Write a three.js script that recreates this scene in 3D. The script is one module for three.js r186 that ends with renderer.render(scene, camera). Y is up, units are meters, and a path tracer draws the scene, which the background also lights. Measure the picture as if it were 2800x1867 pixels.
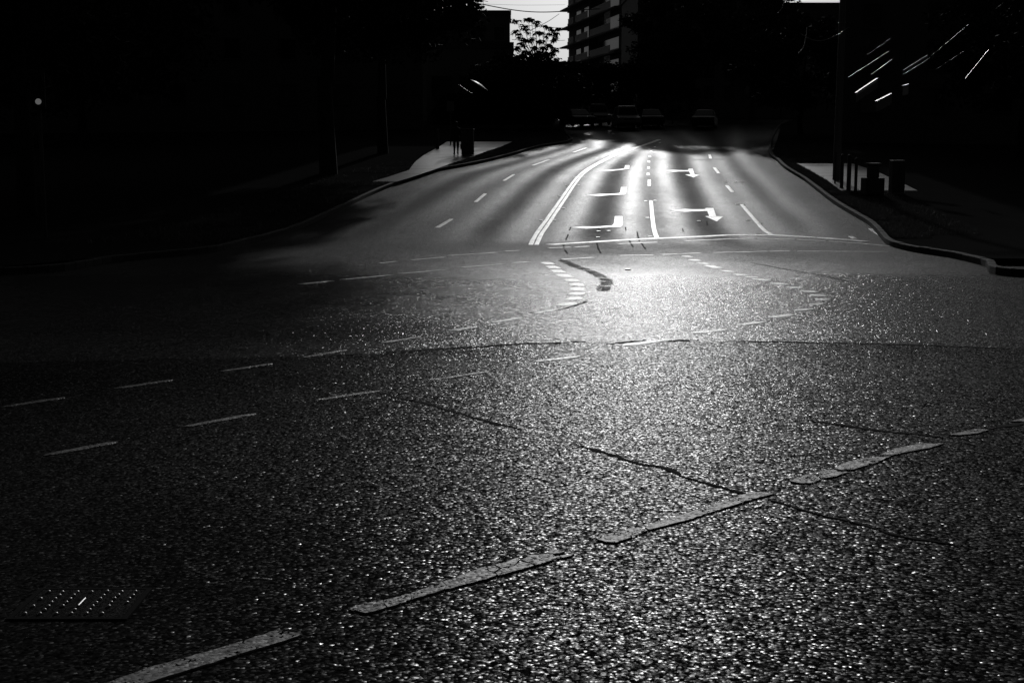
import * as THREE from 'three';
import { mergeGeometries } from 'three/addons/utils/BufferGeometryUtils.js';
import { MarchingCubes } from 'three/addons/objects/MarchingCubes.js';
import { RoundedBoxGeometry } from 'three/addons/geometries/RoundedBoxGeometry.js';

// ------------------------------------------------------------------ camera, sky, sun, exposure
const scene = new THREE.Scene();
const EYE = 1.65, F = 3889, CX = 1400, CY = 933.5, PITCH = Math.atan((CY - 357) / F);
const camera = new THREE.PerspectiveCamera(2 * Math.atan(CY / F) * 180 / Math.PI, 2800 / 1867, 0.1, 3000);
camera.position.set(0, EYE, 0);
camera.rotation.set(-PITCH, 0, 0);
camera.updateMatrixWorld();
const renderer = new THREE.WebGLRenderer({ antialias: true });
renderer.toneMapping = THREE.LinearToneMapping;
renderer.toneMappingExposure = 0.104;
renderer.shadowMap.enabled = true;
const SUN_EL = 15 * Math.PI / 180, SUN_AZ = 5.0 * Math.PI / 180;
const SUN = new THREE.Vector3(Math.sin(SUN_AZ) * Math.cos(SUN_EL), Math.sin(SUN_EL), -Math.cos(SUN_AZ) * Math.cos(SUN_EL));
const sun = new THREE.DirectionalLight(0xffffff, 5);
sun.position.copy(SUN).multiplyScalar(300).add(new THREE.Vector3(0, 0, -60));
sun.target.position.set(0, 0, -60);
sun.castShadow = true;
sun.shadow.radius = 1.6;
sun.shadow.mapSize.set(4096, 4096);
Object.assign(sun.shadow.camera, { left: -90, right: 90, top: 60, bottom: -60, near: 1, far: 700 });
scene.add(sun, sun.target);
{ // clear evening air on panchromatic film: a hazy aureole round the low sun, the rest of the dome dark
  const W = 1024, Hh = 512, data = new Float32Array(W * Hh * 4), v = new THREE.Vector3(), g = 0.82;
  for (let j = 0; j < Hh; j++) for (let i = 0; i < W; i++) {
    const el = ((j + 0.5) / Hh - 0.5) * Math.PI, az = ((i + 0.5) / W - 0.5) * 2 * Math.PI;
    v.set(Math.cos(el) * Math.cos(az), Math.sin(el), Math.cos(el) * Math.sin(az));
    const c = v.dot(SUN), air = 1 + 0.9 * Math.exp(-Math.max(0, el) / 0.16);
    const L = 0.074 * air * Math.pow(1 + g * g - 2 * g * c, -1.5) + 0.026 * air * (0.75 * (1 + c * c));
    data.set([L, L, L, 1], (j * W + i) * 4);
  }
  const t = new THREE.DataTexture(data, W, Hh, THREE.RGBAFormat, THREE.FloatType);
  t.mapping = THREE.EquirectangularReflectionMapping; t.magFilter = THREE.LinearFilter; t.needsUpdate = true;
  scene.background = t; scene.environment = t;
}

// ------------------------------------------------------------------ helpers
let seed = 7;
const rnd = () => { seed = (seed + 0x6d2b79f5) | 0; let t = Math.imul(seed ^ (seed >>> 15), 1 | seed); t = (t + Math.imul(t ^ (t >>> 7), 61 | t)) ^ t; return ((t ^ (t >>> 14)) >>> 0) / 4294967296; };
const rr = (a, b) => a + (b - a) * rnd();
const hash = (i, j) => { let h = Math.imul(i, 374761393) ^ Math.imul(j, 668265263); h = Math.imul(h ^ (h >>> 13), 1274126177); return ((h ^ (h >>> 16)) >>> 0) / 4294967296; };
const vnoise = (x, y) => { const i = Math.floor(x), j = Math.floor(y), u = x - i, w = y - j, a = u * u * (3 - 2 * u), b = w * w * (3 - 2 * w); return (hash(i, j) * (1 - a) + hash(i + 1, j) * a) * (1 - b) + (hash(i, j + 1) * (1 - a) + hash(i + 1, j + 1) * a) * b; };
const smooth = (a, b, x) => { const t = Math.min(1, Math.max(0, (x - a) / (b - a))); return t * t * (3 - 2 * t); };
const grey = (v) => new THREE.Color().setRGB(v, v, v);
const M = (v, roughness = 0.8, more = {}) => new THREE.MeshPhysicalMaterial({ color: grey(v), roughness, ...more });
const taken = {};
const numbered = (name) => { const n = taken[name] = (taken[name] ?? -1) + 1; return n ? name + '_' + String(n).padStart(3, '0') : name; };
const shade = (o) => { o.traverse((m) => { if (m.isMesh) { m.castShadow = true; m.receiveShadow = true; } }); return o; };
function mesh(name, geo, mat, parent) { const m = new THREE.Mesh(geo, mat); m.name = parent ? name : numbered(name); m.castShadow = m.receiveShadow = true; (parent ?? scene).add(m); return m; }
function thing(name, label, category, [x, y, z] = [0, 0, 0], turn = 0, group) { const o = new THREE.Group(); o.name = numbered(name); o.position.set(x, y, z); o.rotation.y = turn; o.userData = { label, category }; if (group) o.userData.group = group; scene.add(o); return o; }
const box = (w, h, d, x = 0, y = 0, z = 0) => new THREE.BoxGeometry(w, h, d).translate(x, y, z);
const rbox = (w, h, d, r, x = 0, y = 0, z = 0) => new RoundedBoxGeometry(w, h, d, 2, r).translate(x, y, z);
function rod(a, b, r0, r1 = r0, n = 8) { const d = new THREE.Vector3().subVectors(b, a), g = new THREE.CylinderGeometry(r1, r0, d.length(), n); g.applyQuaternion(new THREE.Quaternion().setFromUnitVectors(new THREE.Vector3(0, 1, 0), d.clone().normalize())); return g.translate((a.x + b.x) / 2, (a.y + b.y) / 2, (a.z + b.z) / 2); }
const V = (x, y, z) => new THREE.Vector3(x, y, z);
const merged = (list) => mergeGeometries(list.map((g) => { const n = g.index ? g.toNonIndexed() : g; for (const k of Object.keys(n.attributes)) if (!['position', 'normal', 'uv'].includes(k)) n.deleteAttribute(k); if (!n.attributes.uv) n.setAttribute('uv', new THREE.Float32BufferAttribute(new Float32Array(n.attributes.position.count * 2), 2)); return n; }));

// the street dips to a crossing some 38 m ahead and climbs beyond it
const PROFILE = [[-30, 0.5], [0, 0], [6, -0.09], [12, -0.32], [20, -0.7], [30, -1.08], [38, -1.2], [48, -1.04], [60, -0.62], [70, -0.16], [80, 0.27], [93, 0.78], [105, 1.4], [120, 2.15], [140, 2.75], [180, 3.15], [400, 3.4], [2500, 3.4]];
const slope = PROFILE.map((p, i) => { if (!i || i === PROFILE.length - 1) return 0; const a = PROFILE[i - 1], b = PROFILE[i + 1], s0 = (p[1] - a[1]) / (p[0] - a[0]), s1 = (b[1] - p[1]) / (b[0] - p[0]); return s0 * s1 <= 0 ? 0 : 2 * s0 * s1 / (s0 + s1); });
slope[0] = slope[1] = -0.014;
function G(d) { // height of the street at distance d
  let i = 0; while (i < PROFILE.length - 2 && d > PROFILE[i + 1][0]) i++;
  const [a, ya] = PROFILE[i], [b, yb] = PROFILE[i + 1], h = b - a, t = Math.max(0, Math.min(1, (d - a) / h)), t2 = t * t, t3 = t2 * t;
  return (2 * t3 - 3 * t2 + 1) * ya + (t3 - 2 * t2 + t) * h * slope[i] + (3 * t2 - 2 * t3) * yb + (t3 - t2) * h * slope[i + 1];
}
const ray = (px, py) => V((px - CX) / F, (CY - py) / F, -1).applyEuler(camera.rotation).normalize();
const at = (px, py, d) => { const r = ray(px, py); return r.multiplyScalar(d / -r.z).add(camera.position); }; // the point seen there at distance d
function P(px, py, up = 0) { // the point of the street seen there, as [x, d]
  const r = ray(px, py); let lo = 0.5, hi = 0.5;
  const under = (d) => EYE + r.y * d / -r.z < G(d) + up;
  while (hi < 400 && !under(hi)) { lo = hi; hi += Math.max(0.05, hi * 0.01); }
  for (let k = 0; k < 30; k++) { const m = (lo + hi) / 2; if (under(m)) hi = m; else lo = m; }
  return [r.x * hi / -r.z, hi];
}
const PP = (list, up = 0) => list.map(([x, y]) => P(x, y, up));
// a crop of the photograph: its corner and scale
const C = (x0, y0, s) => (list) => list.map(([x, y]) => [x0 + x / s, y0 + y / s]);
const c7 = C(1350, 350, 3.136), c6 = C(2050, 350, 3.136), c8 = C(700, 350, 3.136), c4 = C(1400, 650, 2.352), c3 = C(750, 850, 3.136), c2 = C(0, 850, 3.136), c5 = C(2050, 850, 3.136), cR = C(1600, 1100, 1.96), cB = C(700, 1400, 2.6133), cA = C(0, 1400, 3.357);

// x along a polyline given as [x, d], d monotone
function along(pts) { const p = [...pts].sort((a, b) => a[1] - b[1]); return (d) => { if (d <= p[0][1]) return p[0][0]; for (let i = 1; i < p.length; i++) if (d <= p[i][1]) { const t = (d - p[i - 1][1]) / (p[i][1] - p[i - 1][1]); return p[i - 1][0] + t * (p[i][0] - p[i - 1][0]); } return p[p.length - 1][0]; }; }
function resample(pts, step) { const out = [pts[0]]; for (let i = 1; i < pts.length; i++) { const [a, b] = [pts[i - 1], pts[i]], n = Math.max(1, Math.ceil(Math.hypot(b[0] - a[0], b[1] - a[1]) / step)); for (let k = 1; k <= n; k++) out.push([a[0] + (b[0] - a[0]) * k / n, a[1] + (b[1] - a[1]) * k / n]); } return out; }
function curve(pts, step) { const c = new THREE.CatmullRomCurve3(pts.map(([x, d]) => V(x, 0, d))), n = Math.max(2, Math.ceil(c.getLength() / step)); return c.getSpacedPoints(n).map((v) => [v.x, v.z]); }

// a strip of paint or tar that lies on the street: top face, bevelled sides, uneven edges
function strip(pts, width, { lift = 0.005, rough = 0, taper = 0 } = {}) {
  const pos = [], nor = [], uv = [], idx = [], n = pts.length, bev = 0.003;
  for (let i = 0; i < n; i++) {
    const a = pts[Math.max(0, i - 1)], b = pts[Math.min(n - 1, i + 1)], l = Math.hypot(b[0] - a[0], b[1] - a[1]) || 1, nx = -(b[1] - a[1]) / l, nd = (b[0] - a[0]) / l;
    const e = taper ? Math.min(1, 0.12 + Math.min(i, n - 1 - i) / (taper)) : 1;
    const wl = width / 2 * e + rough * rr(-1, 1), wr = width / 2 * e + rough * rr(-1, 1);
    for (const [o, up] of [[-wl - bev, 0], [-wl, lift], [wr, lift], [wr + bev, 0]]) {
      const x = pts[i][0] + nx * o, d = pts[i][1] + nd * o;
      pos.push(x, G(d) + up, -d); uv.push(x, d);
    }
    if (i) for (let k = 0; k < 3; k++) { const q = (i - 1) * 4 + k, r = q + 4; idx.push(q, q + 1, r, q + 1, r + 1, r); }
  }
  const g = new THREE.BufferGeometry();
  g.setAttribute('position', new THREE.Float32BufferAttribute(pos, 3)); g.setAttribute('uv', new THREE.Float32BufferAttribute(uv, 2)); g.setIndex(idx); g.computeVertexNormals();
  if (g.attributes.normal.getY(1) < 0) { const ix = g.index.array; for (let i = 0; i < ix.length; i += 3) { const t = ix[i]; ix[i] = ix[i + 1]; ix[i + 1] = t; } g.computeVertexNormals(); }
  return g;
}
// a flat slab of paint with the outline given as [x, d]
function slab(poly, lift = 0.005) {
  const pts = poly.map(([x, d]) => new THREE.Vector2(x, d));
  if (THREE.ShapeUtils.isClockWise(pts)) pts.reverse();
  const n = pts.length, pos = [], uv = [], idx = [];
  for (const up of [lift, lift, 0]) for (const p of pts) { pos.push(p.x, G(p.y) + up, -p.y); uv.push(p.x, p.y); }
  for (const [a, b, c] of THREE.ShapeUtils.triangulateShape(pts, [])) idx.push(a, b, c);
  for (let i = 0; i < n; i++) { const j = (i + 1) % n; idx.push(n + i, 2 * n + i, n + j, n + j, 2 * n + i, 2 * n + j); }
  const g = new THREE.BufferGeometry();
  g.setAttribute('position', new THREE.Float32BufferAttribute(pos, 3)); g.setAttribute('uv', new THREE.Float32BufferAttribute(uv, 2)); g.setIndex(idx); g.computeVertexNormals();
  return g;
}

// ------------------------------------------------------------------ road lines as measured, in [x, d]
const lineC = curve(PP(c7([[340, 1002], [380, 920], [470, 790], [600, 600], [740, 410], [830, 340], [1000, 250], [1200, 175], [1420, 98]])), 0.6);
const lineM = PP([...c7([[1400, 940], [1375, 862], [1362, 760], [1350, 625], [1335, 470], [1326, 395], [1330, 340], [1332, 288], [1340, 243], [1352, 200], [1383, 162], [1425, 125]])]);
const lineR = PP([[2112, 642], [2096, 634], [2074, 611.5], [2051.5, 586], [2029, 559], [1996, 516], [1960, 466], [1942, 428]]);
const lineL = PP([[1194, 622.6], [1234, 599], [1299.5, 552.5], [1326.6, 529.5], [1377.6, 494], [1404.7, 477], [1457, 452], [1500, 436.7], [1568, 416], [1603, 404]]);
const kerbL = [[-90, 23], [-30, 25.5], ...PP([[0, 752], [330, 715], [560, 692], [690, 664], [770, 642], [840, 617], [904, 587], [1003, 540], [1090, 503], [1178, 473], [1305, 448], [1400, 425], [1480, 402], [1560, 388]]), [4, 106], [4.4, 120], [4, 160]];
const kerbR = [[90, 25], [30, 27], ...PP([[2800, 757], [2688, 726], [2592, 703], [2496, 688], [2433, 672], [2405, 646], [2378, 617], [2337, 592], [2292, 565], [2257, 540], [2222, 512], [2197, 493], [2146, 461], [2125, 441], [2105, 424]]), [22, 118], [34, 160]];
const kL = along(kerbL), kR = along(kerbR), xC = along(lineC), xM = along(lineM), xR = along(lineR), xL = along(lineL);

// ------------------------------------------------------------------ asphalt material
const STONE = 1536, TILE = 4.6; // one texel is 3 mm
function stones(tilt, gloss, cell, pit) {
  const n = STONE, m = Math.round(n / cell), cs = n / m, nm = new Uint8Array(n * n * 4), sp = new Uint8Array(n * n * 4);
  const jx = new Float32Array(m * m), jy = jx.slice(), tx = jx.slice(), ty = jx.slice(), gl = jx.slice();
  for (let k = 0; k < m * m; k++) {
    jx[k] = rnd(); jy[k] = rnd();
    const r = tilt * Math.sqrt(-2 * Math.log(1 - rnd() * 0.995)), a = rnd() * 6.283;
    tx[k] = r * Math.cos(a); ty[k] = r * Math.sin(a); gl[k] = rnd();
  }
  for (let y = 0; y < n; y++) for (let x = 0; x < n; x++) {
    const ci = Math.floor(x / cs), cj = Math.floor(y / cs); let d1 = 1e9, d2 = 1e9, k1 = 0, ex = 0, ey = 0;
    for (let dj = -1; dj <= 1; dj++) for (let di = -1; di <= 1; di++) {
      const k = ((cj + dj + m) % m) * m + (ci + di + m) % m, dx = (ci + di + jx[k]) * cs - x, dy = (cj + dj + jy[k]) * cs - y, d = dx * dx + dy * dy;
      if (d < d1) { d2 = d1; d1 = d; k1 = k; ex = dx; ey = dy; } else if (d < d2) d2 = d;
    }
    const edge = Math.sqrt(d2) - Math.sqrt(d1), o = (y * n + x) * 4, top = Math.min(1, edge / pit);
    let nx = tx[k1] - ex * 0.05, ny = ty[k1] - ey * 0.05; // each stone is a tilted, slightly rounded facet
    const l = Math.hypot(nx, ny, 1);
    nm[o] = 127.5 + 127.5 * nx / l; nm[o + 1] = 127.5 + 127.5 * ny / l; nm[o + 2] = 127.5 + 127.5 / l; nm[o + 3] = 255;
    sp[o] = sp[o + 1] = sp[o + 2] = 255; sp[o + 3] = 255 * top * gloss(gl[k1]);
  }
  return [nm, sp].map((d) => { const t = new THREE.DataTexture(d, n, n); t.wrapS = t.wrapT = THREE.RepeatWrapping; t.magFilter = THREE.LinearFilter; t.repeat.set(1 / TILE, 1 / TILE); t.needsUpdate = true; return t; });
}
const [stoneNormal, stoneGloss] = stones(0.175, (g) => 0.006 + 0.95 * Math.pow(g, 3.4), 4.0, 1.8);
const [chipNormal, chipGloss] = stones(0.135, (g) => 0.004 + 0.66 * Math.pow(g, 5.4), 4.1, 2.0);
const WX = 44, WD0 = -8, WD1 = 152;
function wear() { // wheel tracks polished by tyres, oil-darkened lane centres, patches
  const w = 1024, h = 2048, rough = new Uint8Array(w * h * 4), tint = new Uint8Array(w * h * 4);
  const bell = (x, c, s) => Math.exp(-((x - c) * (x - c)) / (2 * s * s));
  for (let j = 0; j < h; j++) {
    const d = WD0 + (j + 0.5) / h * (WD1 - WD0), e = [xC(d), xM(d), xR(d), kR(d)], l = [kL(d), xL(d), xC(d)], far = smooth(33, 41, d);
    for (let i = 0; i < w; i++) {
      const x = -WX + (i + 0.5) / w * 2 * WX, o = (j * w + i) * 4;
      let polish = 0, oil = 0;
      for (const [a, b] of [[l[0] + 0.3, l[1]], [l[1], l[2]], [e[0], e[1]], [e[1], e[2]], [e[2], e[3] - 1.2]]) {
        const wd = b - a; if (wd < 1 || x < a - 1 || x > b + 1) continue;
        polish += bell(x, a + 0.24 * wd, 0.38) + bell(x, a + 0.76 * wd, 0.38); oil += bell(x, a + 0.5 * wd, 0.42);
      }
      polish *= far; oil *= far;
      const cross = (1 - far);
      const sweep = vnoise(x * 0.23 + d * 0.05 + 9, d * 0.11) ;
      const n1 = vnoise(x * 0.5, d * 0.22), n2 = vnoise(x * 2.1 + 31, d * 1.1 + 7), n3 = vnoise(x * 6 + 3, d * 4 + 5), n4 = hash(i, j);
      const mott = 0.35 * (n1 - 0.5) + 0.3 * (n2 - 0.5) + 0.25 * (n3 - 0.5) + 0.3 * (n4 - 0.5);
      const r = 0.56 - 0.185 * polish + 0.15 * oil - smooth(35, 20, d) * (0.235 + 0.1 * (smooth(0.25, 0.8, sweep) - 0.15)) + 0.12 * mott - 0.075 * smooth(10, 15, d) * smooth(33, 24, d) * (0.6 + 0.8 * n1) + (1 - far) * (d < 11 ? 0.13 : 0.1) * (vnoise(x * 0.55 + d * 0.3 + 70, d * 0.5 - x * 0.2) - 0.45);
      rough[o] = rough[o + 2] = 0; rough[o + 1] = 255 * Math.max(0.2, Math.min(0.95, r)); rough[o + 3] = 255;
      const c = 255 * Math.max(0.2, Math.min(1, 0.72 + 0.1 * polish - 0.22 * oil + 0.35 * mott));
      tint[o] = tint[o + 1] = tint[o + 2] = c; tint[o + 3] = 255;
    }
  }
  return [rough, tint].map((d) => { const t = new THREE.DataTexture(d, w, h); t.magFilter = THREE.LinearFilter; t.repeat.set(1 / (2 * WX), 1 / (WD1 - WD0)); t.offset.set(0.5, -WD0 / (WD1 - WD0)); t.needsUpdate = true; return t; });
}
const [wearRough, wearTint] = wear();
const asphalt = new THREE.MeshPhysicalMaterial({ color: grey(0.045), map: wearTint, roughness: 1, roughnessMap: wearRough, normalMap: stoneNormal, normalScale: new THREE.Vector2(1, 1), specularIntensityMap: stoneGloss });
const chipSeal = asphalt.clone(); chipSeal.color = grey(0.036); chipSeal.normalMap = chipNormal; chipSeal.specularIntensityMap = chipGloss; // the older surfacing on the near side of the joint

// ------------------------------------------------------------------ ground, road, footpaths
const struct = (name) => { const o = new THREE.Group(); o.name = name; o.userData.kind = 'structure'; scene.add(o); return o; };
function sheet(xs, ds, height) { // grid over columns xs(u, d) and rows ds
  const pos = [], uv = [], idx = [], w = xs.length;
  for (const d of ds) for (const u of xs) { const x = typeof u === 'function' ? u(d) : u; pos.push(x, height(x, d), -d); uv.push(x, d); }
  for (let j = 1; j < ds.length; j++) for (let i = 1; i < w; i++) { const a = (j - 1) * w + i - 1, b = a + 1, c = a + w, e = c + 1; idx.push(a, b, c, b, e, c); }
  const g = new THREE.BufferGeometry();
  g.setAttribute('position', new THREE.Float32BufferAttribute(pos, 3)); g.setAttribute('uv', new THREE.Float32BufferAttribute(uv, 2)); g.setIndex(idx); g.computeVertexNormals(); return g;
}
const steps = (a, b, n) => Array.from({ length: n + 1 }, (_, i) => a + (b - a) * i / n);
const earth = M(0.07, 0.95);
const ground = mesh('ground', sheet([-1500, -300, -95, 0, 95, 300, 1500], [-400, -60, ...steps(-10, 160, 85), 200, 400, 900, 2400], (x, d) => G(d) - 0.25), earth);
ground.userData.kind = 'structure';
const road = struct('road');
const joint = (() => { const p = PP([[909, 973], [1056, 962], [1292, 949.5], [1604, 935], [1829, 934], [2123, 935], [2512, 944], [2767, 954]]); const j = along([[-92, p[0][1] - 6], [p[0][0] - 6, p[0][1] - 0.9], ...p, [p[7][0] + 8, p[7][1] - 1.2], [92, p[7][1] - 6]].map(([x, d]) => [d, x])); return (x) => j(x) + 0.22 * (vnoise(x * 0.8 + 40, 3) - 0.5) + 0.14 * (vnoise(x * 2.6 + 9, 8) - 0.5); })();
const bands = [...steps(-92, -16, 38), ...steps(-15.7, 15.7, 104), ...steps(16, 92, 38)];
function sheetBetween(xs, ts, dOf) { const pos = [], uv = [], idx = [], w = xs.length; for (const t of ts) for (const x of xs) { const d = dOf(x, t); pos.push(x, G(d), -d); uv.push(x, d); } for (let j = 1; j < ts.length; j++) for (let i = 1; i < w; i++) { const a = (j - 1) * w + i - 1, b = a + 1, c = a + w, e = c + 1; idx.push(a, b, c, b, e, c); } const g = new THREE.BufferGeometry(); g.setAttribute('position', new THREE.Float32BufferAttribute(pos, 3)); g.setAttribute('uv', new THREE.Float32BufferAttribute(uv, 2)); g.setIndex(idx); g.computeVertexNormals(); return g; }
mesh('chip_seal', sheetBetween(bands, steps(0, 1, 40), (x, t) => -8 + (joint(x) + 8) * t), chipSeal, road);
mesh('asphalt', sheetBetween(bands, [...steps(0, 0.3, 90), ...steps(0.304, 1, 174)], (x, t) => joint(x) + (152 - joint(x)) * t), asphalt, road);
const grainTex = (n, f) => { const a = new Uint8Array(n * n * 4); for (let y = 0; y < n; y++) for (let x = 0; x < n; x++) { const c = 255 * Math.min(1, Math.max(0, f(x, y))); a.set([c, c, c, 255], (y * n + x) * 4); } const t = new THREE.DataTexture(a, n, n); t.wrapS = t.wrapT = THREE.RepeatWrapping; t.magFilter = THREE.LinearFilter; t.needsUpdate = true; return t; };
const wornTex = grainTex(512, (x, y) => 0.72 + 0.3 * (vnoise(x / 9, y / 9) - 0.5) + 0.3 * (vnoise(x / 40, y / 22) - 0.5) + 0.35 * (vnoise(x / 2.5, y / 2.5) - 0.5) + 0.25 * (hash(x, y) - 0.5));
wornTex.repeat.set(0.8, 0.8);
const bumpTex = grainTex(512, (x, y) => 0.5 * hash(x, y) + 0.5 * vnoise(x / 3, y / 3)); bumpTex.repeat.set(1, 1);
const chips = (share, f) => grainTex(1024, (x, y) => (0.55 * vnoise(x / 3.2, y / 3.2) + 0.3 * vnoise(x / 11, y / 11) + 0.35 * vnoise(x / 60 + 5, y / 60)) * 1.0 > share ? 1 : 0); // places where the coat is worn off the stones
const wornOff = chips(0.4), wornMore = chips(0.56); for (const t of [wornOff, wornMore]) t.repeat.set(0.45, 0.45);
const paintNear = new THREE.MeshPhysicalMaterial({ color: grey(0.6), map: wornTex, roughness: 0.55, normalMap: stoneNormal, normalScale: new THREE.Vector2(0.6, 0.6), alphaMap: wornOff, alphaTest: 0.5 });
const paint = new THREE.MeshPhysicalMaterial({ color: grey(0.75), map: wornTex, roughness: 0.4, ior: 1.62, normalMap: stoneNormal, alphaMap: wornOff, alphaTest: 0.5 });
const paintThin = new THREE.MeshPhysicalMaterial({ color: grey(0.22), map: wornTex, roughness: 0.5, normalMap: stoneNormal });
const paintWorn = new THREE.MeshPhysicalMaterial({ color: grey(0.6), map: wornTex, roughness: 0.42, ior: 1.6, normalMap: stoneNormal });
const tar = new THREE.MeshPhysicalMaterial({ color: grey(0.012), map: wornTex, roughness: 0.95, specularIntensity: 0.15 });
const rubber = new THREE.MeshPhysicalMaterial({ color: grey(0.025), map: wornTex, roughness: 0.8, specularIntensity: 0.5, normalMap: stoneNormal, alphaMap: wornMore, alphaTest: 0.5 });
const paintMark = (name, pts, w, o = {}, mat = paint) => mesh(name, strip(pts, w, o), mat, road);
// the pair of solid lines in the middle, then the lane lines
const off = (pts, o) => pts.map((p, i) => { const a = pts[Math.max(0, i - 1)], b = pts[Math.min(pts.length - 1, i + 1)], l = Math.hypot(b[0] - a[0], b[1] - a[1]); return [p[0] - (b[1] - a[1]) / l * o, p[1] + (b[0] - a[0]) / l * o]; });
paintMark('centre_line', off(lineC, 0.075), 0.11, { rough: 0.006 }); paintMark('centre_line', off(lineC, -0.075), 0.11, { rough: 0.006 });
paintMark('lane_line', curve(lineM.slice(0, 4), 0.4), 0.12, { rough: 0.005 });
for (const [x, y0, y1] of [[1335, 442, 497], [1326, 386, 404], [1330, 332, 348], [1332, 281, 295], [1340, 237, 249], [1352, 196, 205], [1383, 159, 165], [1425, 123, 127]]) paintMark('lane_dash', resample(PP(c7([[x, y1], [x, y0]])), 0.4), 0.13, { rough: 0.008 });
paintMark('lane_line', curve(lineR.slice(0, 5), 0.4), 0.12, { rough: 0.005 });
for (const s of [[[2003.7, 525], [1988, 507]], [[1966, 474], [1953.6, 458]], [[1943.7, 433.5], [1940.6, 422.7]]]) paintMark('lane_dash', resample(PP(s), 0.4), 0.14, { rough: 0.006 });
for (const s of [[[1194, 622.6], [1234, 599]], [[1299.5, 552.5], [1326.6, 529.5]], [[1377.6, 494], [1404.7, 477]], [[1457, 452], [1500, 436.7]], [[1568.4, 416], [1603.5, 404]]]) paintMark('lane_dash', resample(PP(s), 0.4), 0.13, { rough: 0.006 });
for (const s of [[[2381, 625], [2409, 643]], [[2326, 646], [2339, 652.5]]]) paintMark('edge_dash', resample(PP(s), 0.2), 0.12, { rough: 0.01 });
// stop line and the two lines of the pedestrian crossing, worn into stretches
const stretches = (list, w, mat) => { for (const s of list) paintMark('crossing_line', resample(PP(s), 0.3), w, { rough: 0.012 }, mat); };
mesh('stop_line', strip(resample(PP([[1503, 669], [1627, 661], [1764, 653], [1892, 648], [1988, 642.7], [2100, 642], [2210, 648], [2305, 654.5], [2369, 660]]), 0.3), 0.3, { rough: 0.02 }), paint, road);
stretches([[[1500, 678], [1560, 676]], [[1572, 675.5], [1610, 673.5]], [[1690, 667], [1796, 662.5]], [[1873, 659], [1988, 653.6], [2064, 652]], [[2072, 652], [2174, 654.5]], [[2180, 655], [2260, 659]], [[2266, 659.5], [2362, 666], [2433, 673]], [[977, 726], [993, 725]], [[1035, 720], [1083, 714.5]], [[1124, 711], [1216.6, 703]], [[1229, 699], [1357, 690.6]], [[1379, 687], [1421, 685]]], 0.11, paintWorn);
stretches([[[819.6, 777], [907, 768]], [[934, 764.5], [1067, 752]], [[1094, 748], [1220, 737.4]], [[1261, 731], [1374.5, 722.4]], [[1403, 719], [1446, 716]], [[1536.5, 709.7], [1621, 704]], [[1694, 699], [1787, 697]], [[1809, 696], [1917.6, 692]], [[1949.5, 691], [2099, 687.4]], [[2104, 687.3], [2160, 686.7]], [[2181, 686.7], [2429, 688.6]]], 0.11, paintWorn);
// turning guide lines: dashes along two sweeping arcs and one near the camera
const guide = (list, w, mat = paint) => { for (const s of list) { const p = PP(s); paintMark('guide_dash', p.length > 2 ? curve(p, 0.06) : resample(p, 0.06), w, { rough: w * 0.06, taper: 1.5 }, mat); } };
guide([[[0, 1114.7], [175, 1087.6]], [[311, 1063.6], [469, 1039.7]], [[599.5, 1017], [743, 995]], [[828, 978.5], [947.7, 956.8]], [[1038.6, 938.6], [1152, 920.8]]], 0.06, paintThin);
guide([[[1223.5, 906], [1303, 893.7]], [[1343, 882.8], [1424, 869]], [[1461.7, 858], [1514.8, 847]]], 0.1);
guide([c4([[318, 438], [350, 430], [385, 419]]), c4([[380, 402], [424, 383]]), c4([[405, 370], [427, 352]]), c4([[417, 341], [420, 321]]), c4([[420, 310], [411, 294]]), c4([[402, 283], [370, 266]]), c4([[362, 255], [314, 235]]), c4([[319, 226], [278, 206]]), c4([[282, 198], [243, 181]]), c4([[250, 172], [210, 157]])], 0.22);
guide([[[118, 1247], [319, 1208.7]], [[499, 1169], [697, 1132]], [[860, 1095.5], [1040, 1069]], [[1177, 1040.7], [1340, 1015.8]]], 0.06, paintThin);
guide([[[1459.5, 990], [1585, 975]]], 0.08);
guide([[[1706, 945.5], [1829.4, 928.5]], [[1897.4, 912.3], [1984.6, 900.9]], [[2020.7, 890], [2088.8, 879.6]], [[2110, 869], [2167.4, 859.6]], [[2176, 850.7], [2220.6, 843.9]], [[2218.5, 835], [2252.5, 828.6]]], 0.14);
guide([c4([[2000, 404], [2004, 391]]), c4([[1996, 378], [1945, 364]]), c4([[1945, 352], [1882, 338]]), c4([[1855, 327], [1788, 314]]), c4([[1768, 303], [1678, 290]]), c4([[1643, 277], [1566, 263]]), c4([[1568, 257], [1516, 250]]), c4([[1508, 246], [1448, 233]]), c4([[1428, 222], [1357, 210]]), c4([[1338, 197], [1257, 177]]), c4([[1258, 171], [1206, 160]]), c4([[1203, 150], [1156, 140]]), c4([[1149, 125], [1106, 117]])], 0.2);
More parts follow.
